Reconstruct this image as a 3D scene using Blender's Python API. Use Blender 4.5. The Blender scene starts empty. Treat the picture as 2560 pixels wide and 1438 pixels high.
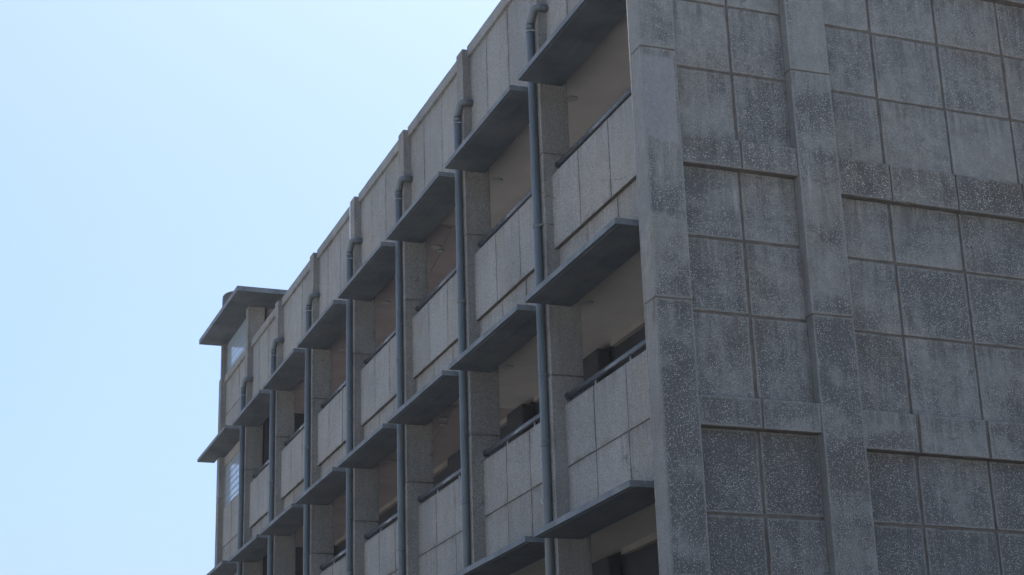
import bpy, bmesh, math, random
from mathutils import Vector, Matrix

random.seed(11)
S = bpy.context.scene
COL = S.collection
R = math.radians

# ------------------------------------------------------------------ camera
cam_d = bpy.data.cameras.new("camera")
cam = bpy.data.objects.new("camera", cam_d)
COL.objects.link(cam)
YAW, PITCH, ROLL = R(20.8068), R(19.0052), R(-1.8345)
fw = Vector((math.sin(YAW) * math.cos(PITCH), math.cos(YAW) * math.cos(PITCH), math.sin(PITCH)))
rt = Vector((math.cos(YAW), -math.sin(YAW), 0))
up = rt.cross(fw)
rt2 = rt * math.cos(ROLL) + up * math.sin(ROLL)
up2 = -rt * math.sin(ROLL) + up * math.cos(ROLL)
M = Matrix((rt2, up2, -fw)).transposed().to_4x4()
M.translation = Vector((-9.2596, -19.1817, -8.3355))
cam.matrix_world = M
cam_d.sensor_width = 36
cam_d.lens = 4341.67 * 36 / 2560
cam_d.clip_end = 6000
S.camera = cam

# ------------------------------------------------------------------ sky and sun
SUN_AZ, SUN_EL = R(40), R(70)          # azimuth from +Y towards +X: behind the building
w = bpy.data.worlds.new("World")
S.world = w
w.use_nodes = True
nt = w.node_tree
bg = nt.nodes["Background"]
sky = nt.nodes.new("ShaderNodeTexSky")
sky.sky_type = 'NISHITA'
sky.sun_disc = False
sky.sun_elevation = SUN_EL
sky.sun_rotation = SUN_AZ
sky.altitude = 0
sky.air_density = 1.0
sky.dust_density = 4.5
sky.ozone_density = 9.0
nt.links.new(sky.outputs[0], bg.inputs[0])
bg.inputs[1].default_value = 0.15

sd = bpy.data.lights.new("sun", 'SUN')
sd.energy = 4.0
sd.angle = R(0.5)
sd.color = (1, 0.95, 0.87)
sun = bpy.data.objects.new("sun", sd)
COL.objects.link(sun)
sv = Vector((math.sin(SUN_AZ) * math.cos(SUN_EL), math.cos(SUN_AZ) * math.cos(SUN_EL), math.sin(SUN_EL)))
sun.rotation_euler = sv.to_track_quat('Z', 'Y').to_euler()

vs = S.view_settings
vs.view_transform = 'Standard'
vs.look = 'None'
vs.exposure = 0.75
vs.gamma = 1.0
vs.use_curve_mapping = False


# ------------------------------------------------------------------ materials
class NT:
    """short-hand for building node trees"""
    def __init__(self, name):
        self.m = bpy.data.materials.new(name)
        self.m.use_nodes = True
        self.t = self.m.node_tree
        self.b = self.t.nodes["Principled BSDF"]
        self.pos = self.n("ShaderNodeNewGeometry").outputs["Position"]

    def n(self, kind, **kw):
        nd = self.t.nodes.new(kind)
        for k, v in kw.items():
            setattr(nd, k, v)
        return nd

    def set(self, sock, v):
        if hasattr(v, "is_linked") or isinstance(v, bpy.types.NodeSocket):
            self.t.links.new(v, sock)
        else:
            sock.default_value = v

    def vmul(self, v, f):
        nd = self.n("ShaderNodeVectorMath", operation='MULTIPLY')
        self.set(nd.inputs[0], v); nd.inputs[1].default_value = f
        return nd.outputs[0]

    def noise(self, scale, detail=4, rough=.55, vec=None, dist=0.0):
        nd = self.n("ShaderNodeTexNoise")
        self.set(nd.inputs["Vector"], vec if vec is not None else self.pos)
        nd.inputs["Scale"].default_value = scale
        nd.inputs["Detail"].default_value = detail
        nd.inputs["Roughness"].default_value = rough
        nd.inputs["Distortion"].default_value = dist
        return nd.outputs["Fac"]

    def voro(self, scale, vec=None, feature='F1'):
        nd = self.n("ShaderNodeTexVoronoi", feature=feature)
        self.set(nd.inputs["Vector"], vec if vec is not None else self.pos)
        nd.inputs["Scale"].default_value = scale
        return nd

    def math(self, op, a, b=0.0, c=0.0, clamp=False):
        nd = self.n("ShaderNodeMath", operation=op, use_clamp=clamp)
        self.set(nd.inputs[0], a); self.set(nd.inputs[1], b)
        if len(nd.inputs) > 2: self.set(nd.inputs[2], c)
        return nd.outputs[0]

    def ramp(self, v, lo, hi, a=0.0, b=1.0):
        nd = self.n("ShaderNodeMapRange", interpolation_type='SMOOTHSTEP')
        self.set(nd.inputs["Value"], v)
        nd.inputs["From Min"].default_value = lo; nd.inputs["From Max"].default_value = hi
        nd.inputs["To Min"].default_value = a; nd.inputs["To Max"].default_value = b
        return nd.outputs[0]

    def mix(self, f, a, b, mode='MIX'):
        nd = self.n("ShaderNodeMix", data_type='RGBA', blend_type=mode)
        self.set(nd.inputs[0], f)
        self.set(nd.inputs[6], a if not isinstance(a, tuple) else (*a, 1)[:4])
        self.set(nd.inputs[7], b if not isinstance(b, tuple) else (*b, 1)[:4])
        return nd.outputs[2]

    def sep(self, v):
        nd = self.n("ShaderNodeSeparateXYZ"); self.set(nd.inputs[0], v); return nd.outputs

    def attr(self, name):
        return self.n("ShaderNodeAttribute", attribute_name=name).outputs["Fac"]

    def margin(self):
        """distance in metres to the nearest edge of the cast block"""
        o = []
        for n in ("from_low_corner", "from_high_corner"):
            s = self.sep(self.n("ShaderNodeUVMap", uv_map=n).outputs[0])
            o.append(self.math('MINIMUM', s[0], s[1]))
        return self.math('MINIMUM', o[0], o[1])

    def below_top(self):
        """metres below the top edge of the block"""
        return self.sep(self.n("ShaderNodeUVMap", uv_map="from_high_corner").outputs[0])[1]

    def bump(self, h, strength=.3, dist=.01):
        nd = self.n("ShaderNodeBump")
        nd.inputs["Strength"].default_value = strength
        nd.inputs["Distance"].default_value = dist
        self.set(nd.inputs["Height"], h)
        self.t.links.new(nd.outputs[0], self.b.inputs["Normal"])

    def done(self, col, rough=.85, spec=.3, metal=0.0):
        self.set(self.b.inputs["Base Color"], col if not isinstance(col, tuple) else (*col, 1)[:4])
        self.set(self.b.inputs["Roughness"], rough)
        self.b.inputs["Specular IOR Level"].default_value = spec
        self.b.inputs["Metallic"].default_value = metal
        return self.m


def g(v, r=1.0, b=1.0):
    return (v * r, v, v * b)


def stain_and_crack(k, c, cracks=.55):
    """brownish weathering in broad drifts, and a few hairline cracks"""
    brown = k.ramp(k.noise(.55, 5, .62), .42, .66)
    c = k.mix(k.math('MULTIPLY', brown, .55), c, k.mix(1.0, c, (1.0, .92, .82), 'MULTIPLY'))
    blot = k.ramp(k.noise(2.1, 6, .7), .56, .72)
    c = k.mix(k.math('MULTIPLY', blot, .28), c, k.mix(1.0, c, (.62, .62, .60), 'MULTIPLY'))
    ce = k.n("ShaderNodeTexVoronoi", feature='DISTANCE_TO_EDGE')
    wob = k.n("ShaderNodeVectorMath", operation='ADD')
    nz = k.n("ShaderNodeTexNoise"); nz.inputs["Scale"].default_value = 2.6; nz.inputs["Detail"].default_value = 6
    k.set(nz.inputs["Vector"], k.pos)
    k.set(wob.inputs[0], k.pos); k.set(wob.inputs[1], k.vmul(nz.outputs["Color"], (.8, .8, .8)))
    k.set(ce.inputs["Vector"], wob.outputs[0]); ce.inputs["Scale"].default_value = .75
    line = k.math('MULTIPLY', k.ramp(ce.outputs["Distance"], .004, .011, 1, 0), k.ramp(k.noise(.8, 3), .58, .66))
    return k.mix(k.math('MULTIPLY', line, cracks), c, (.05, .047, .043))


def mat_aggregate(name, dark, mid, pale, peb, sscale=66, film=(.37, .65), patch=False, pours=False):
    """washed aggregate: dark matrix, white and black pebbles, a pale cement film over parts of it"""
    k = NT(name)
    tone = k.attr("tone")                       # each slab's own mix, plus the shade put in by storey
    big = k.noise(.8, 6, .62)
    med = k.noise(3.4, 6, .66)
    streak = k.noise(1.0, 5, .62, k.vmul(k.pos, (7.5, 7.5, .6)), .4)
    cloud = k.math('ADD', k.math('MULTIPLY', big, .40), k.math('ADD', k.math('MULTIPLY', med, .34), k.math('MULTIPLY', streak, .26)))
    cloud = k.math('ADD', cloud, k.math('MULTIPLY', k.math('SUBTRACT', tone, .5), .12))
    if pours:                                   # uneven washing between one lift of the cast and the next
        lift = k.ramp(k.noise(1.0, 2, .5, k.vmul(k.pos, (.35, .35, 1.0)), .15), .43, .56, -.055, .05)
        cloud = k.math('ADD', cloud, lift)
    mrg = k.math('ADD', k.margin(), k.math('MULTIPLY', k.math('SUBTRACT', k.noise(11, 4, .6), .5), .05))
    edge = k.ramp(mrg, .012, .042, 1, 0)        # trowelled edge of each block, without pebbles
    f = k.math('MAXIMUM', k.ramp(cloud, film[0], film[1]), k.math('MULTIPLY', edge, .6))
    matrix = k.mix(k.ramp(cloud, .36, .60), dark, mid)
    v = k.voro(sscale)
    rc = k.sep(v.outputs["Color"])
    shape = k.ramp(v.outputs["Distance"], .30, .48, 1, 0)
    dens = k.noise(1.7, 5, .6)
    thr = k.ramp(dens, .35, .65, .78, .56)
    white = k.math('MULTIPLY', k.math('GREATER_THAN', rc[0], thr), shape)
    v2 = k.voro(sscale * 1.75)
    rc2 = k.sep(v2.outputs["Color"])
    white2 = k.math('MULTIPLY', k.math('GREATER_THAN', rc2[0], .78), k.ramp(v2.outputs["Distance"], .28, .45, .6, 0))
    white = k.math('MAXIMUM', white, white2)
    black = k.math('MULTIPLY', k.math('LESS_THAN', rc[1], .34), shape)
    black = k.math('MULTIPLY', black, k.ramp(f, 0, 1, .8, .30))
    c = k.mix(black, matrix, g(dark[1] * .42))
    pw = k.math('MULTIPLY', white, k.ramp(f, 0, 1, .78, .20))
    pebc = k.mix(rc[2], peb, g(peb[1] * .6, 1.08, .90))
    c = k.mix(pw, c, pebc)
    c = k.mix(k.math('MULTIPLY', f, .72), c, k.mix(k.ramp(k.noise(6, 5, .65), .3, .7), mid, pale))
    c = k.mix(k.math('MULTIPLY', edge, .25), c, g(pale[1] * .92, 1.02, .92))
    fine = k.noise(88, 3, .8)
    c = k.mix(.95, c, k.mix(k.ramp(fine, .30, .70), g(.26), g(.74)), 'OVERLAY')
    # dark runs and pale lime runs
    dirt = k.math('MULTIPLY', k.ramp(k.noise(1.0, 6, .7, k.vmul(k.pos, (7, 7, .8))), .53, .72), k.ramp(k.noise(.7, 3), .40, .6))
    c = k.mix(k.math('MULTIPLY', dirt, .62), c, (.070, .065, .057))
    lime = k.math('MULTIPLY', k.ramp(k.noise(1.0, 6, .7, k.vmul(k.pos, (9.3, 9.3, .55))), .57, .72), k.ramp(k.noise(.9, 4), .45, .62))
    c = k.mix(k.math('MULTIPLY', lime, .50), c, g(pale[1] * 1.25))
    runs = k.math('MULTIPLY', k.ramp(k.below_top(), .02, .55, 1, 0), k.ramp(k.noise(1.0, 5, .7, k.vmul(k.pos, (11, 11, .9))), .44, .66))
    c = k.mix(k.math('MULTIPLY', runs, .58), c, (.066, .062, .053))
    c = stain_and_crack(k, c)
    if patch:                                   # smooth mortar repair on the corner pilaster
        s = k.sep(k.pos)
        e1 = k.math('ADD', s[2], k.math('MULTIPLY', k.math('SUBTRACT', k.noise(5, 4), .5), .5))
        e0 = k.math('ADD', s[0], k.math('MULTIPLY', k.math('SUBTRACT', k.noise(7, 3), .5), .06))
        pm = k.math('MULTIPLY', k.ramp(e1, 1.00, 1.03), k.ramp(s[2], 2.22, 2.3, 1, 0))
        pm = k.math('MULTIPLY', pm, k.math('MULTIPLY', k.ramp(e0, -.03, .06), k.ramp(e0, .47, .50, 1, 0)))
        c = k.mix(k.math('MULTIPLY', pm, .72), c, k.mix(k.noise(14, 4), mid, g(pale[1] * 1.08)))
    k.bump(k.math('ADD', k.math('MULTIPLY', white, .6), k.math('MULTIPLY', fine, .8)), .5, .006)
    return k.done(c, .88, .25)


def mat_plaster(name, dark, mid, pale, sscale=70, streakamt=.28, warm=0.0):
    """fine pebble-dash of the long front: even, finer grain, faint vertical runs"""
    k = NT(name)
    tone = k.attr("tone")
    big = k.noise(.7, 5, .6)
    streak = k.noise(1.0, 6, .65, k.vmul(k.pos, (9, 9, .7)), .3)
    cloud = k.math('ADD', k.math('MULTIPLY', big, 1 - streakamt), k.math('MULTIPLY', streak, streakamt))
    cloud = k.math('ADD', cloud, k.math('MULTIPLY', k.math('SUBTRACT', tone, .5), .15))
    base = k.mix(k.ramp(cloud, .34, .66), mid, pale)
    v = k.voro(sscale)
    rc = k.sep(v.outputs["Color"])
    sh = k.ramp(v.outputs["Distance"], .3, .5, 1, 0)
    c = k.mix(k.math('MULTIPLY', sh, k.math('MULTIPLY', k.math('GREATER_THAN', rc[0], .70), .55)), base, g(pale[1] * 1.75))
    c = k.mix(k.math('MULTIPLY', sh, k.math('MULTIPLY', k.math('LESS_THAN', rc[1], .36), .60)), c, dark)
    c = k.mix(.75, c, k.mix(k.ramp(k.noise(66, 3, .8), .3, .7), g(.26), g(.74)), 'OVERLAY')
    dirt = k.math('MULTIPLY', k.ramp(k.noise(1.0, 6, .72, k.vmul(k.pos, (6, 6, .7))), .55, .75), k.ramp(k.noise(.8, 3), .45, .6))
    c = k.mix(k.math('MULTIPLY', dirt, .34), c, (.085, .082, .078))
    runs = k.math('MULTIPLY', k.ramp(k.below_top(), .01, .75, 1, 0), k.ramp(k.noise(1.0, 6, .72, k.vmul(k.pos, (13, 13, .8))), .43, .64))
    c = k.mix(k.math('MULTIPLY', runs, .27), c, (.082, .079, .073))
    grime = k.math('MULTIPLY', k.ramp(k.margin(), .0, .10, 1, 0), k.ramp(k.noise(2.3, 5, .7), .42, .66))
    c = k.mix(k.math('MULTIPLY', grime, .45), c, (.075, .071, .064))
    c = stain_and_crack(k, c)
    rust = k.math('MULTIPLY', k.ramp(k.noise(1.0, 4, .6, k.vmul(k.pos, (5, 5, .45))), .66, .74), .35)
    c = k.mix(rust, c, (.16, .10, .075))
    k.bump(k.math('ADD', sh, k.noise(60, 3)), .35, .005)
    return k.done(c, .9, .2)


def mat_plain(name, a, b, scale=3.0, rough=.6, spec=.4, runs=.0, runcol=(.3, .3, .3), grain=.12, worn=False):
    k = NT(name)
    n1 = k.noise(scale, 5, .6)
    c = k.mix(k.ramp(n1, .35, .65), a, b)
    c = k.mix(grain, c, k.mix(k.noise(120, 2, .7), g(.1), g(.9)), 'OVERLAY')
    if runs:
        rn = k.ramp(k.noise(1.0, 5, .7, k.vmul(k.pos, (8, 8, 1.2))), .60, .70)
        c = k.mix(k.math('MULTIPLY', rn, runs), c, runcol)
    if worn:
        c = stain_and_crack(k, c, .3)
        spot = k.ramp(k.noise(7, 5, .72), .60, .68)
        c = k.mix(k.math('MULTIPLY', spot, .30), c, runcol)
        damp = k.ramp(k.noise(1.0, 4, .6, k.vmul(k.pos, (5, 1.1, 3))), .50, .66)
        c = k.mix(k.math('MULTIPLY', damp, .40), c, k.mix(1.0, c, (.55, .57, .58), 'MULTIPLY'))
    k.bump(k.noise(40, 3), .12, .004)
    return k.done(c, rough, spec)


M_TILE = mat_aggregate("washed_aggregate_slab", g(.084, .985, .93), g(.162, .985, .905), g(.252, 1.0, .89), g(.53, 1.0, .91))
M_PIL = mat_aggregate("washed_aggregate_pilaster", g(.086, .985, .93), g(.165, .985, .905), g(.252, 1.0, .89), g(.53, 1, .91), film=(.38, .68), patch=True, pours=True)
M_BAND = mat_aggregate("coarse_aggregate_band", g(.068, .99, .92), g(.140, .99, .90), g(.22, 1.0, .89), g(.56, 1, .88), sscale=50, film=(.44, .82))
M_FRONT = mat_plaster("pebble_plaster", g(.056, 1, .90), g(.186, 1.02, .90), g(.244, 1.025, .89))
M_COLUMN = mat_plaster("column_pebble_plaster", g(.058), g(.174, 1.02, .885), g(.230, 1.02, .885), 60, .35)
M_MORTAR = mat_plain("mortar_joint", (.090, .079, .066), (.130, .115, .097), 6, .95, .1)
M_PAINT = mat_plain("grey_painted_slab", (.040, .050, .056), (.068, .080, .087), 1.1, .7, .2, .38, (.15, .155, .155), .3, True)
M_FASCIA = mat_plain("lighter_slab_edge", (.110, .127, .135), (.160, .177, .184), 2.6, .8, .2, .50, (.25, .26, .26), .4, True)
M_PIPE = mat_plain("grey_plastic_pipe", (.082, .102, .103), (.108, .128, .127), 1.3, .42, .4, .30, (.20, .205, .20), .08)
M_RAIL = mat_plain("dark_painted_steel", (.045, .052, .060), (.065, .074, .084), 8, .27, .5, .1, (.16, .1, .07), .08)
M_CEIL = mat_plain("beige_ceiling", (.47, .435, .39), (.52, .485, .435), 1.2, .9, .1)
M_CEILW = mat_plain("rosy_ceiling", (.33, .275, .26), (.38, .32, .305), 1.2, .9, .1)
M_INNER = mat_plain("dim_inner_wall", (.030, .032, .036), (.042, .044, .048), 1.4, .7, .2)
M_CORN = mat_plain("cream_cornice", (.26, .235, .205), (.30, .27, .235), 2, .85, .1)
M_DGLASS = mat_plain("dark_window_glass", (.012, .014, .018), (.018, .02, .025), 2, .12, .5)
M_FRAME = mat_plain("dark_window_frame", (.05, .05, .055), (.07, .07, .075), 5, .5, .3)
M_STEEL = mat_plain("galvanised_clamp", (.26, .27, .275), (.36, .37, .375), 20, .35, .6)
M_DULL = mat_plain("rusty_clamp", (.10, .10, .098), (.15, .145, .14), 20, .6, .4)
M_BEAD = mat_plain("pale_corner_bead", (.22, .225, .225), (.30, .30, .29), 6, .7, .3)
M_CABLE = mat_plain("white_cable_sheath", (.62, .62, .60), (.74, .74, .72), 6, .6, .3)
M_TANK = mat_plain("brown_box_paint", (.055, .054, .054), (.075, .073, .072), 3, .8, .2)
M_ROOF = mat_plain("roof_screed", g(.14), g(.2), 1.5, .95, .1)
M_GROUND = mat_plain("pale_concrete_yard", (.36, .362, .355), (.45, .452, .445), .25, .95, .1)
M_DARK_GROUND = mat_plain("dark_ground_tone", (.040, .040, .041), (.060, .060, .060), .5, .9, .2)  # for the added sheet that cuts ground bounce
M_LAMP = mat_plain("grey_lamp_shell", (.36, .355, .33), (.40, .395, .37), 6, .5, .3)


def mat_block_glass():
    k = NT("glass_block")
    s = k.sep(k.pos)
    def cell(sock, off):
        a = k.math('FRACT', k.math('DIVIDE', k.math('SUBTRACT', sock, off), .19))
        return k.math('SUBTRACT', a, .5)
    cy, cz = cell(s[1], 27.17), cell(s[2], .06)
    d = k.math('MAXIMUM', k.math('ABSOLUTE', cy), k.math('ABSOLUTE', cz))
    joint = k.ramp(d, .39, .43)
    c = k.mix(joint, (.30, .39, .44), (.045, .045, .045))
    k.set(k.b.inputs["Roughness"], k.mix(joint, (.06,) * 3, (.7,) * 3))
    # each block is slightly pillowed and wavy
    hgt = k.math('ADD', k.math('MULTIPLY', k.math('ADD', k.math('MULTIPLY', cy, cy), k.math('MULTIPLY', cz, cz)), -1.3),
                 k.math('MULTIPLY', k.noise(22, 2), .5))
    k.bump(hgt, .22, .012)
    m = k.done(c, .06, .9)
    k.set(k.b.inputs["Roughness"], k.ramp(d, .39, .43, .06, .7))
    k.b.inputs["IOR"].default_value = 1.6
    return m


M_BLOCK = mat_block_glass()


# ------------------------------------------------------------------ mesh helpers
class MB:
    """collects boxes, prisms and tubes, then links them as one mesh object"""
    def __init__(self):
        self.bm = bmesh.new()
        self.tone = self.bm.faces.layers.float.new("tone")
        self.uva = self.bm.loops.layers.uv.new("from_low_corner")     # metres from a block's two near edges
        self.uvb = self.bm.loops.layers.uv.new("from_high_corner")    # metres from the two other edges

    def _fin(self, faces, mi, tone):
        t = random.random() if tone is None else tone
        for f in faces:
            f.material_index = mi
            f[self.tone] = t

    def box(self, x0, x1, y0, y1, z0, z1, mi=0, bev=0.0, tone=None, tilt=None, jit=0.0):
        """tilt = (x_ref, slope): z drops by slope per metre of x"""
        vv = []
        for x in (x0, x1):
            for y in (y0, y1):
                for z in (z0, z1):
                    j = [random.uniform(-jit, jit) if jit else 0 for _ in range(3)]
                    zz = z + ((x - tilt[0]) * tilt[1] if tilt else 0)
                    vv.append(self.bm.verts.new((x + j[0], y + j[1], zz + j[2])))
        ix = ((0, 1, 3, 2), (4, 6, 7, 5), (0, 4, 5, 1), (2, 3, 7, 6), (0, 2, 6, 4), (1, 5, 7, 3))
        fs = [self.bm.faces.new([vv[i] for i in q]) for q in ix]
        self._fin(fs, mi, tone)
        wide_y = (y1 - y0) > (x1 - x0)
        a0, a1 = (y0, y1) if wide_y else (x0, x1)
        for f in fs:
            for l in f.loops:
                c = l.vert.co
                a = c.y if wide_y else c.x
                zt = c.z - ((c.x - tilt[0]) * tilt[1] if tilt else 0)
                l[self.uva].uv = (a - a0, zt - z0)
                l[self.uvb].uv = (a1 - a, z1 - zt)
        if bev:
            es = list({e for f in fs for e in f.edges})
            t = fs[0][self.tone]
            r = bmesh.ops.bevel(self.bm, geom=es, offset=bev, segments=2, profile=.6, affect='EDGES')
            for f in r["faces"]:
                f.material_index = mi
                f[self.tone] = t
        return fs

    def slab(self, x0, x1, z0, z1, yf, yb, mi=0, tone=None, tilt=(0, 0), step=.12, j=.0035, bev=.007):
        """a cast slab facing -Y whose edges are slightly broken and uneven"""
        def side(a, b, n):
            return [a + (b - a) * k / n for k in range(n)]
        nx, nz = max(1, int((x1 - x0) / step)), max(1, int((z1 - z0) / step))
        out = [(x, z0) for x in side(x0, x1, nx)] + [(x1, z) for z in side(z0, z1, nz)] + \
              [(x, z1) for x in side(x1, x0, nx)] + [(x0, z) for z in side(z1, z0, nz)]
        cx, cz = (x0 + x1) / 2, (z0 + z1) / 2
        rings = [[], [], []]
        for x, z in out:
            d = abs(random.gauss(0, j)) + (random.uniform(.006, .016) if random.random() < .03 else 0)
            sx = 0 if (abs(x - x0) > 1e-6 and abs(x - x1) > 1e-6) else (1 if x < cx else -1)
            sz = 0 if (abs(z - z0) > 1e-6 and abs(z - z1) > 1e-6) else (1 if z < cz else -1)
            for r, (ins, y) in enumerate(((bev, yf), (0, yf + bev), (0, yb))):
                px, pz = x + sx * (ins + d), z + sz * (ins + d)
                rings[r].append(self.bm.verts.new((px, y, pz + (px - tilt[0]) * tilt[1])))
        fs = [self.bm.faces.new(rings[0])]
        n = len(out)
        for a, b in ((0, 1), (1, 2)):
            for k in range(n):
                m = (k + 1) % n
                fs.append(self.bm.faces.new((rings[a][k], rings[b][k], rings[b][m], rings[a][m])))
        self._fin(fs, mi, tone)
        for f in fs:
            for l in f.loops:
                c = l.vert.co
                zt = c.z - (c.x - tilt[0]) * tilt[1]
                l[self.uva].uv = (c.x - x0, zt - z0)
                l[self.uvb].uv = (x1 - c.x, z1 - zt)

    def poly(self, pts, z0, z1, mi=0, tone=None):
        """prism over a plan polygon; z0, z1 may be lists (one per point)"""
        n = len(pts)
        z0 = z0 if isinstance(z0, (list, tuple)) else [z0] * n
        z1 = z1 if isinstance(z1, (list, tuple)) else [z1] * n
        a = [self.bm.verts.new((p[0], p[1], z)) for p, z in zip(pts, z0)]
        b = [self.bm.verts.new((p[0], p[1], z)) for p, z in zip(pts, z1)]
        fs = [self.bm.faces.new(a[::-1]), self.bm.faces.new(b)]
        for i in range(n):
            j = (i + 1) % n
            fs.append(self.bm.faces.new((a[i], a[j], b[j], b[i])))
        self._fin(fs, mi, tone)

    def tube(self, pts, rad, seg=14, mi=0, caps=True):
        pts = [Vector(p) for p in pts]
        rr = rad if isinstance(rad, (list, tuple)) else [rad] * len(pts)
        rings = []
        ref = None
        for i, p in enumerate(pts):
            d = (pts[min(i + 1, len(pts) - 1)] - pts[max(i - 1, 0)]).normalized()
            if ref is None or abs(ref.dot(d)) > .95:
                ref = Vector((0, 0, 1)) if abs(d.z) < .9 else Vector((1, 0, 0))
            u = d.cross(ref).normalized(); v = u.cross(d).normalized()
            ref = v
            rings.append([self.bm.verts.new(p + (u * math.cos(2 * math.pi * k / seg) + v * math.sin(2 * math.pi * k / seg)) * rr[i]) for k in range(seg)])
        fs = []
        for a, b in zip(rings, rings[1:]):
            for k in range(seg):
                f = self.bm.faces.new((a[k], a[(k + 1) % seg], b[(k + 1) % seg], b[k]))
                f.smooth = True
                fs.append(f)
        if caps:
            fs.append(self.bm.faces.new(rings[0][::-1])); fs.append(self.bm.faces.new(rings[-1]))
        self._fin(fs, mi, None)

    def build(self, name, mats, parent=None, loc=(0, 0, 0)):
        bmesh.ops.recalc_face_normals(self.bm, faces=self.bm.faces[:])
        me = bpy.data.meshes.new(name)
        self.bm.to_mesh(me); self.bm.free()
        for m in (mats if isinstance(mats, (list, tuple)) else [mats]):
            me.materials.append(m)
        o = bpy.data.objects.new(name, me)
        COL.objects.link(o)
        o.location = loc
        if parent: o.parent = parent
        return o


def tag(o, label=None, cat=None, group=None, kind=None):
    for k, v in (("label", label), ("category", cat), ("group", group), ("kind", kind)):
        if v: o[k] = v
    return o


def dup(o, dy, dz, parent):
    c = o.copy()
    COL.objects.link(c)
    c.location = o.location + Vector((0, dy, dz))
    c.parent = parent
    for ch in o.children:
        d = ch.copy()
        COL.objects.link(d)
        d.parent = c
    return c


# ------------------------------------------------------------------ measures (metres; z = 0 is the soffit of the middle sunshades)
P, Y0, CW = 3.707, 4.0456, .335            # bay pitch, near face of the first column, column width
NB = 8
XF, XW, XP = .15, .357, .285               # column front, wall face, upper wall panel face
GZ = -10.0
ROWS = [dict(zc=3.7085), dict(zc=0.0), dict(zc=-3.583), dict(zc=-7.19)]
SILL = [2.13, -1.565, -5.19, -8.7]         # top of the breast wall under each opening
PAR0, PAR1, COPE = 3.80, 5.96, 6.18
YEND = 30.17
XB = 14.0                                  # depth of the building


def bay(i):
    a = .345 if i == 0 else Y0 + P * (i - 1) + CW
    return a, Y0 + P * i


# ground -----------------------------------------------------------------
gm = MB()
gm.box(-1500, 1500, -1500, 1500, GZ - .5, GZ)
ground = tag(gm.build("ground", M_GROUND), kind="structure")
gm = MB()
gm.poly([(-9.5, -14.0), (26.0, -14.0), (26.0, 95.0), (-9.5, 95.0)], GZ - .1, GZ + .006)  # unseen dark sheet, added to dim bounce on lower and far soffits
tag(gm.build("added_dark_ground", M_DARK_GROUND), kind="structure")

# building ----------------------------------------------------------------
B = bpy.data.objects.new("concrete_building", None)
COL.objects.link(B)
B.location = (0, 0, GZ)
tag(B, "grey exposed-aggregate concrete block with rows of sunshade slabs and drainpipes", "building")
OFF = Vector((0, 0, -GZ))                  # children are placed in world numbers, under a base at ground level


def part(mb, name, mats, parent=None, loc=(0, 0, 0)):
    o = mb.build(name, mats, parent or B)
    o.location = (Vector(loc) + OFF) if parent is None else Vector(loc)
    return o


# ---- end wall -----------------------------------------------------------
def pilaster(x0, x1, y1, cuts, mat, name="pilaster"):
    m = MB()
    tones = [-.6, -.4, -.1, .3, .6]
    zs = [GZ] + sorted(cuts) + [6.15]
    for tn, a, b in zip(tones, zs, zs[1:]):
        m.box(x0, x1, 0, y1, a + (.011 if a > GZ else 0), b - (.011 if b < 6 else 0), 0, .012, tn, None, .002)
    m.box(x0 + .016, x1 - .016, .016, y1 - .01, GZ, 6.1, 1)
    return part(m, name, [mat, M_MORTAR])


cp = pilaster(0, .533, .345, [2.392, -1.21, -4.83, -8.4], M_PIL, "corner_pilaster")
bd = MB()
bd.tube([(.0, .349, GZ), (.0, .349, 6.1)], .0055, 6)
part(bd, "corner_bead", M_BEAD)
pilaster(2.297, 2.928, .30, [2.358, -1.252, -4.87, -8.45], M_PIL)
pilaster(8.3, 8.93, .30, [2.3, -1.3, -4.9, -8.5], M_PIL)


def slabs(x0, x1, xcuts, zcuts, z0, z1, yf, depth, tilt, mats, name, gap=.018, bev=.008, tones=(0, 1)):
    """one recessed field of cast slabs with open mortar joints between them"""
    m = MB()
    xs = [x0] + list(xcuts) + [x1]
    zs = [z0] + sorted(zcuts) + [z1]
    for i, (a, b) in enumerate(zip(xs, xs[1:])):
        for j, (c, d) in enumerate(zip(zs, zs[1:])):
            dy = random.uniform(-.004, .004)
            ga = gap if i else .0
            gb = gap if i < len(xs) - 2 else .0
            gc = gap if j else 0.0
            gd = gap if j < len(zs) - 2 else 0.0
            e = [random.uniform(-.006, .006) for _ in range(4)]
            m.slab(a + (ga + e[0] if i else 0), b - (gb + e[1] if gb else 0), c + (gc + e[2] if gc else 0), d - (gd + e[3] if gd else 0), yf + dy, yf + .05, 0,
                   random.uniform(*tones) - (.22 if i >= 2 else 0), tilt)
    m.box(x0, x1, yf + .022, yf + depth, z0, z1, 1, 0, None, tilt)
    return part(m, name, mats)


TD = .150
tiltA, tiltB = (1.4, -.004), (2.93, -.018)
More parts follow.
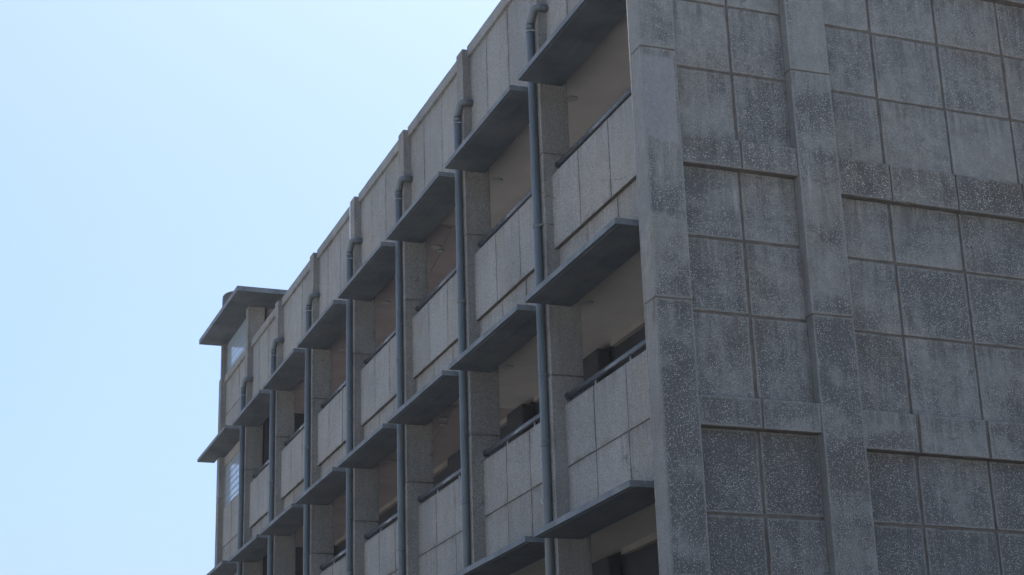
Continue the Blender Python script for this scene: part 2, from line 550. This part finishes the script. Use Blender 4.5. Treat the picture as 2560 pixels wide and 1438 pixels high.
# field between the corner pilaster and the second pilaster: slabs then a proud band, storey by storey
bandsA = [(4.38, 4.79), (.755, 1.175), (-2.875, -2.475), (-6.49, -6.09)]
rowsA = [[], [3.28, 2.235], [-.255, -1.31], [-3.985, -5.03], [-7.6, -8.65]]
bandsB = [(4.125, 4.72), (.56, 1.115), (-3.05, -2.52), (-6.66, -6.13)]
rowsB = [[], [3.225, 2.18], [-.335, -1.385], [-4.015, -5.07], [-7.63, -8.7]]
TONES = [(.4, 1.0), (.2, 1.0), (-.35, .5), (-1.1, .0), (-1.1, .0)]     # lower storeys: barer aggregate, and shade towards the ground put into the tone
vA = [1.440]
vB = [3.775, 4.905, 6.03, 7.16]
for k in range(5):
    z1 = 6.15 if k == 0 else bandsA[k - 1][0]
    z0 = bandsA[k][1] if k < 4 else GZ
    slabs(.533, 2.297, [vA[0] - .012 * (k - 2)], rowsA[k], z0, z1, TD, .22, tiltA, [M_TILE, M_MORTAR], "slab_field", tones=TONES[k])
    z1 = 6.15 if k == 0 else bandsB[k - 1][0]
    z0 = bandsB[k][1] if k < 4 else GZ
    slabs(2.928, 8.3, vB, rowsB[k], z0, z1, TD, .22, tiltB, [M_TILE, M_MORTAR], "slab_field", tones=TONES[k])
for k in range(4):
    a, b = bandsA[k]
    slabs(.533, 2.297, [1.432], [], a, b, .030 if k < 2 else .012, .16, tiltA, [M_BAND if k < 2 else M_PIL, M_MORTAR], "proud_band", .010, tones=(.2, .8) if k < 2 else (.3, .6))
    a, b = bandsB[k]
    slabs(2.928, 8.3, [3.772, 4.865, 5.99, 7.12], [], a, b, .034 if k < 2 else .012, .16, tiltB, [M_BAND if k < 2 else M_PIL, M_MORTAR], "proud_band", .010 if k != 2 else .022, tones=(.0, .6) if k < 2 else (.3, .6))
m = MB()
m.box(8.93, XB, .05, .4, GZ, 6.15)
m.box(.535, 8.92, .37, .45, GZ, 6.12)
part(m, "end_wall", M_TILE)

# ---- shell: far end, back, floors, roof ----------------------------------
m = MB()
m.box(.40, XB, YEND - .25, YEND - .02, GZ + .007, 6.0)
part(m, "far_wall", M_FRONT)
m = MB()
m.box(XB - .3, XB - .002, .41, YEND - .26, GZ, 6.1)
part(m, "back_wall", M_FRONT)
m = MB()
m.box(.40, XB - .31, .46, YEND - .27, 4.62, 4.9)
part(m, "flat_roof", M_ROOF)

# ---- columns -------------------------------------------------------------
m = MB()
zs = [GZ, -8.35, -4.73, -1.105, 2.515, 6.12]
for a, b in zip(zs, zs[1:]):
    m.box(XF, .68 if b < 6 else .62, 0, CW, a + (.009 if a > GZ else 0), b - (.009 if b < 6 else 0), 0, .012, None, None, .002)
m.box(XF + .014, .66 - .06, .014, CW - .014, GZ, 6.05, 1)
c0 = part(m, "column", [M_COLUMN, M_MORTAR], None, (0, Y0, 0))
cols = [c0]
for i in range(1, NB):
    cols.append(dup(c0, P * i, 0, B))

# ---- breast walls, parapet, sunshades, rails -----------------------------
def wall_with_joints(m, x, thick, ya, yb, z0, z1, ycuts, zcuts, gap=.011, tone=None):
    ys = [ya] + sorted(ycuts) + [yb]
    zs = [z0] + sorted(zcuts) + [z1]
    for i, (a, b) in enumerate(zip(ys, ys[1:])):
        for j, (c, d) in enumerate(zip(zs, zs[1:])):
            m.box(x + random.uniform(-.003, .003), x + .04, a + (gap if i else 0), b - (gap if i < len(ys) - 2 else 0),
                  c + (gap * 1.3 if j else 0), d - (gap * 1.3 if j < len(zs) - 2 else 0), 0, .004)
    m.box(x + .018, x + thick, ya, yb, z0, z1, 1)


def offs(i, yb):
    return [yb - 1.095 + random.uniform(-.03, .03), yb - 2.20 + random.uniform(-.03, .03)]


for i in range(NB):
    ya, yb = bay(i)
    tower = (i == NB - 1)
    # parapet with its coping
    m = MB()
    xs = XP + .015
    yc = [yb - .89 + random.uniform(-.04, .04), yb - 1.98 + random.uniform(-.04, .04)]
    wall_with_joints(m, xs, .2, ya, yb, 3.93, PAR1, yc, [4.96] if tower else [])
    m.box(xs + .03, xs + .2, ya, yb, PAR0 + .001, 3.93, 0)
    pw = part(m, "parapet_wall", [M_FRONT, M_MORTAR])
    m = MB()
    n = 5
    for s in range(n):
        a, b = ya + (yb - ya) * s / n, ya + (yb - ya) * (s + 1) / n
        m.box(.245, .53, a, b, PAR1 + .001, COPE + random.uniform(-.004, .004), 0, 0, .5)
    part(m, "coping", [M_FRONT], pw)
    for r in range(4):
        zc, sill = ROWS[r]["zc"], SILL[r]
        # sunshade slab whose underside runs in to the window head
        if r < 3:
            m = MB()
            xf = -.2276 if not tower else -.355
            y1c = yb if not tower else 30.72
            xf += random.uniform(-.008, .008)
            y0c = .61 if i == 0 else ya + random.uniform(.0, .02)
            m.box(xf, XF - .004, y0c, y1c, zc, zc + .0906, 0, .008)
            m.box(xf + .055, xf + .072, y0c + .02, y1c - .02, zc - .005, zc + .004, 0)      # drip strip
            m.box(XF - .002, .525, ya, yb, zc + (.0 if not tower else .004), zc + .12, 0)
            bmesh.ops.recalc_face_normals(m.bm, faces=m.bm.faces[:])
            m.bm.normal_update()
            for f in m.bm.faces:                # underside stays dark, the other faces take the lighter edge colour
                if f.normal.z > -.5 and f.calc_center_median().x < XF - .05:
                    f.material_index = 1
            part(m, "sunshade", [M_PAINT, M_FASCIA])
        if tower:
            continue
        # breast wall below the opening
        m = MB()
        ztop = sill
        znext = ROWS[r + 1]["zc"] + .122 if r < 3 else GZ
        o = offs(i, yb)
        if r == 0:
            st = .915
            wall_with_joints(m, XP, .22, ya, yb, st, ztop, o, [])
            o2 = [v - .05 for v in o]
            wall_with_joints(m, XW, .15, ya, yb, znext, st - .001, o2, [])
        elif r < 3:
            wall_with_joints(m, XW, .15, ya, yb, znext, ztop, o, [sill - .955])
        else:
            wall_with_joints(m, XW, .15, ya, yb, znext, ztop, o, [])
        part(m, "breast_wall", [M_FRONT, M_MORTAR])

# handrails: first one with its posts, then copies
def handrail(i, r):
    ya, yb = bay(i)
    m = MB()
    L = yb - ya
    m.tube([(0, .012, 0), (0, L - .012, 0)], .047, 14)
    for a, b in ((.003, .022), (L - .022, L - .003)):
        m.tube([(0, a, 0), (0, b, 0)], .062, 14)
    lift = .20 if r == 0 else .135
    o = part(m, "handrail", M_RAIL, None, (.41, ya, SILL[r] + lift))
    for d in (L - 1.06, L - 2.30, L - 3.2):
        if d < .05: continue
        q = MB()
        q.tube([(0, d, -.04), (0, d, -lift)], .013, 8)
        part(q, "rail_post", M_STEEL if r == 1 else M_RAIL, o)
    return o


for r in range(3):
    handrail(0, r)
    h1 = handrail(1, r)
    for i in range(2, NB - 1):
        dup(h1, P * (i - 1), 0, B)

# ---- drainpipes ------------------------------------------------------------
PX, PYO, PR = .082, .168, .067
def pipe(i):
    zt = 4.84 + random.uniform(-.02, .02)
    lean = random.uniform(-.006, .006)
    m = MB()
    m.tube([(0, lean, GZ), (0, lean / 2, -2), (0, 0, zt)], PR, 18)
    o = part(m, "drainpipe", M_PIPE, None, (PX, Y0 + P * i + PYO, 0))
    # bend out of the parapet
    m = MB()
    dy, dz = -.235, .20
    pts = [(0, 0, zt - .09), (0, 0, zt)]
    for t in range(1, 5):
        s = t / 4
        pts.append((0, dy * .32 * s * s, zt + .06 * s))
    pts += [(0.0, dy * .75, zt + dz * .80)]
    for t in range(1, 6):
        s = t / 5
        pts.append((.075 * s * s, dy * (.75 + .25 * math.sin(s * math.pi / 2)), zt + dz * (.80 + .2 * math.sin(s * math.pi / 2))))
    pts.append((XP + .03 - PX, dy, zt + dz - .004))
    m.tube(pts, [PR + .004, PR + .004] + [PR - .002] * (len(pts) - 2), 18)
    m.tube([pts[-2], (pts[-2][0] + .012, dy, zt + dz - .002)], PR + .004, 18)
    part(m, "outlet_bend", M_PIPE, o)
    # couplings
    for z in (1.345 + random.uniform(-.04, .04), -2.28 + random.uniform(-.25, .25), -5.9):
        m = MB()
        m.tube([(0, 0, z - .045), (0, 0, z + .045)], PR + .005, 18)
        part(m, "coupling", M_PIPE, o)
    # clamps screwed to the column
    for z in (4.62 + random.uniform(-.03, .12), 1.30 + random.uniform(-.03, .03), -1.03 + random.uniform(-.08, .05), -4.6):
        m = MB()
        m.tube([(0, 0, z - .005), (0, 0, z + .005)], PR + .007, 18)
        m.tube([(.0, -PR - .004, z), (.03, -PR - .022, z), (.066, -PR - .024, z)], .008, 6)
        part(m, "pipe_clamp", M_STEEL if z > 4 else M_DULL, o)
    if i == 0:
        m = MB()
        m.tube([(0, -PR, 1.33), (.03, -.13, 1.325), (.12, -.17, 1.32), (XP - PX + .005, -.18, 1.31)], .012, 8)
        part(m, "bracket_arm", M_PIPE, o)
        m = MB()
        m.tube([(.05, PR + .01, -2.95), (0.01, PR + .08, -2.93), (-.03, PR + .1, -2.95), (-.03, PR + .07, -3.0), (.0, PR + .03, -3.02)], .012, 8)
        part(m, "bracket_arm", M_STEEL, o)
    return o


for i in range(NB - 1):
    pipe(i)

# ---- corridors behind the openings ------------------------------------------
XI = 2.5
for r in range(4):
    zc = ROWS[r]["zc"]
    zf = SILL[r] - .95
    m = MB()
    m.box(.53, XB - .31, .46, YEND - .27, zf - .16, zf)
    part(m, "floor_slab", M_ROOF)
    m = MB()
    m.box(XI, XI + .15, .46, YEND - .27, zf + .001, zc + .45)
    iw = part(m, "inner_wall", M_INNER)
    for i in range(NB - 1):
        ya, yb = bay(i)
        ym = (ya + yb) / 2
        # a wide dark window in each bay of the corridor wall
        q = MB()
        q.box(XI - .03, XI - .002, ya + .35, yb - 1.05, zf + 1.0, zc - .25)
        wn = q.build("corridor_window", M_DGLASS, iw)
        q = MB()
        w0, w1, za, zb = ya + .3, yb - 1.0, zf + .95, zc - .2
        for a, b, c, d in ((w0, w1, za, za + .06), (w0, w1, zb - .06, zb), (w0, w0 + .06, za + .061, zb - .061), (w1 - .06, w1, za + .061, zb - .061),
                           ((w0 + w1) / 2 - .03, (w0 + w1) / 2 + .03, za + .061, zb - .061)):
            q.box(XI - .055, XI - .001, a, b, c, d)
        q.build("window_frame", M_FRAME, iw)
        # pier against the corridor wall
        q = MB()
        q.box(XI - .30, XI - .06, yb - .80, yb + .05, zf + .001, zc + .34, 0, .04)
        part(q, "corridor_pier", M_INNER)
        # ceiling of this bay and the edge of the beam
        c = MB()
        c.box(.528, XI, ya - (CW if i else -.12), yb, zc + .451, zc + .55)
        cl = part(c, "ceiling", M_CEILW if (i >= 3 and r < 2) or i >= 5 else M_CEIL)
        q = MB()
        q.box(XI - .10, XI - .003, ya + .06, yb - .91, zc + .345, zc + .449)
        q.build("cornice", M_CORN, cl)
        q = MB()
        q.tube([(1.22, yb + (1.0 if r else 1.25) - (0 if i < 6 else 1.8), zc + .43), (1.22, yb + (1.0 if r else 1.25) - (0 if i < 6 else 1.8), zc + .4505)], [.10, .11], 20)
        q.build("ceiling_lamp", M_LAMP, cl)
        if i == 2:
            q = MB()
            zz = zc + .44
            q.tube([(1.0, 11.5, zz), (1.18, 11.62, zz), (1.55, 14.2, zz)], .008, 6)
            q.tube([(1.18, 11.62, zz), (1.9, 11.3, zz)], .008, 6)
            q.tube([(1.37, 12.9, zz - .012), (1.37, 12.9, zz + .01)], .07, 12)
            q.build("ceiling_conduit", M_LAMP, cl)

m = MB()
m.box(.682, XI - .002, Y0 + P * 6 + .05, Y0 + P * 6 + .25, GZ + .02, 4.615)
part(m, "stair_partition", M_INNER)

# ---- stair tower at the far end ----------------------------------------------
yT0, yT1 = Y0 + P * 6, YEND
yw0, yw1 = yT0 + CW, Y0 + P * 7
for a, b in ((yT0 + .004, yT0 + CW - .004), (yw1 + .004, yT1 - .004)):
    m = MB()
    m.box(XF + .004, .615, a, b, 6.122, 7.155, 0, .01)
    part(m, "tower_column", M_COLUMN)
m = MB()
m.box(.70, 5.2, yT0 + .10, yT0 + .30, 4.9, 7.15, 0)
m.box(.75, .95, yT0 + .04, yT0 + .098, 4.9, 7.15, 0)
m.box(.42, 5.2, yT1 - .25, yT1 - .012, 6.01, 7.15, 0)
m.box(5.0, 5.2, yT0 + .31, yT1 - .26, 4.9, 7.15, 0)
part(m, "tower_wall", M_FRONT)
# glass-block windows: the upper one stands on the coping, the lower ones in the breast walls
def block_window(z0, z1, ya, yb, x=.36):
    m = MB()
    m.box(x, x + .09, ya, yb, z0, z1)
    o = part(m, "glass_block_window", M_BLOCK)
    return o
block_window(6.185, 7.145, yw0 + .06, yw1 - .06, .30)
m = MB()
m.box(.20, .40, yw0 + .001, yw0 + .06, 6.185, 7.148, 0)
m.box(.20, .40, yw1 - .06, yw1 - .001, 6.185, 7.148, 0)
part(m, "window_jamb", M_COLUMN)
for r in range(3):
    zc = ROWS[r]["zc"]
    zn = ROWS[r + 1]["zc"] + .122 if r < 2 else GZ
    zlow = zc - 1.5
    m = MB()
    wall_with_joints(m, .30, .2, yw0 + .001, yw1 - .001, zn, zlow, [yw1 - 1.2, yw1 - 2.3], [zc - 2.66])
    m.box(.30, .5, yw0 + .001, yw1 - .001, zc - .30, zc - .001, 0)
    m.box(.30, .5, yw0 + .001, yw0 + .55, zlow + .001, zc - .301, 0)
    m.box(.30, .5, yw1 - .10, yw1 - .001, zlow + .001, zc - .301, 0)
    part(m, "stair_wall", [M_FRONT, M_MORTAR])
    block_window(zlow + .003, zc - .303, yw0 + .553, yw1 - .103, .325)
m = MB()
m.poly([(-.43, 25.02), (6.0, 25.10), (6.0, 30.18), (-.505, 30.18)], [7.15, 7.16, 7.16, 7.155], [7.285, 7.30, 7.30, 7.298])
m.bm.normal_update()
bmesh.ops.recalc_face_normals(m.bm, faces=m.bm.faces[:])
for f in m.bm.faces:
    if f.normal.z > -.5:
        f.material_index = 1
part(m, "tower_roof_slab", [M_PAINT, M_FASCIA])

# ---- loose things ---------------------------------------------------------------
m = MB()
TANK = (.36, 28.3)
rr = .55
m.tube([(0, 0, 0), (0, 0, .06), (0, 0, .72), (0, 0, .79), (0, 0, .83), (0, 0, .87), (0, 0, .90), (0, 0, .91)], [rr, rr, rr, rr * .985, rr * .93, rr * .75, rr * .4, .02], 32)
m.tube([(0, 0, .90), (0, 0, .96)], .16, 16)
tk = m.build("water_tank", M_TANK, None, (TANK[0], TANK[1], 7.302))
tag(tk, "dull grey tank with rounded top standing on the roof of the far stair tower", "tank")
m = MB()
cy = Y0 + 3 * P + .30
m.tube([(.14, cy, 6.12), (.138, cy, 5.6), (.14, cy - .02, 5.0), (.138, cy - .03, 4.2), (.14, cy, 3.85)], .014, 8)
cb = m.build("cable", M_CABLE)
tag(cb, "thin white cable hanging down the parapet pilaster", "cable")

# ---- the milky air between the camera and the building --------------------------------
HZ = NT("milky_air")
HZ.t.nodes.remove(HZ.b)
pv = HZ.n("ShaderNodeVolumePrincipled")
pv.inputs["Color"].default_value = (.93, .96, 1.0, 1)
pv.inputs["Density"].default_value = .0004
pv.inputs["Anisotropy"].default_value = .2
HZ.t.links.new(pv.outputs[0], HZ.t.nodes["Material Output"].inputs["Volume"])
m = MB()
m.box(-1510, 1510, -1510, 1510, GZ - 1.5, 9.0)
hz = m.build("haze", HZ.m)
tag(hz, kind="stuff")
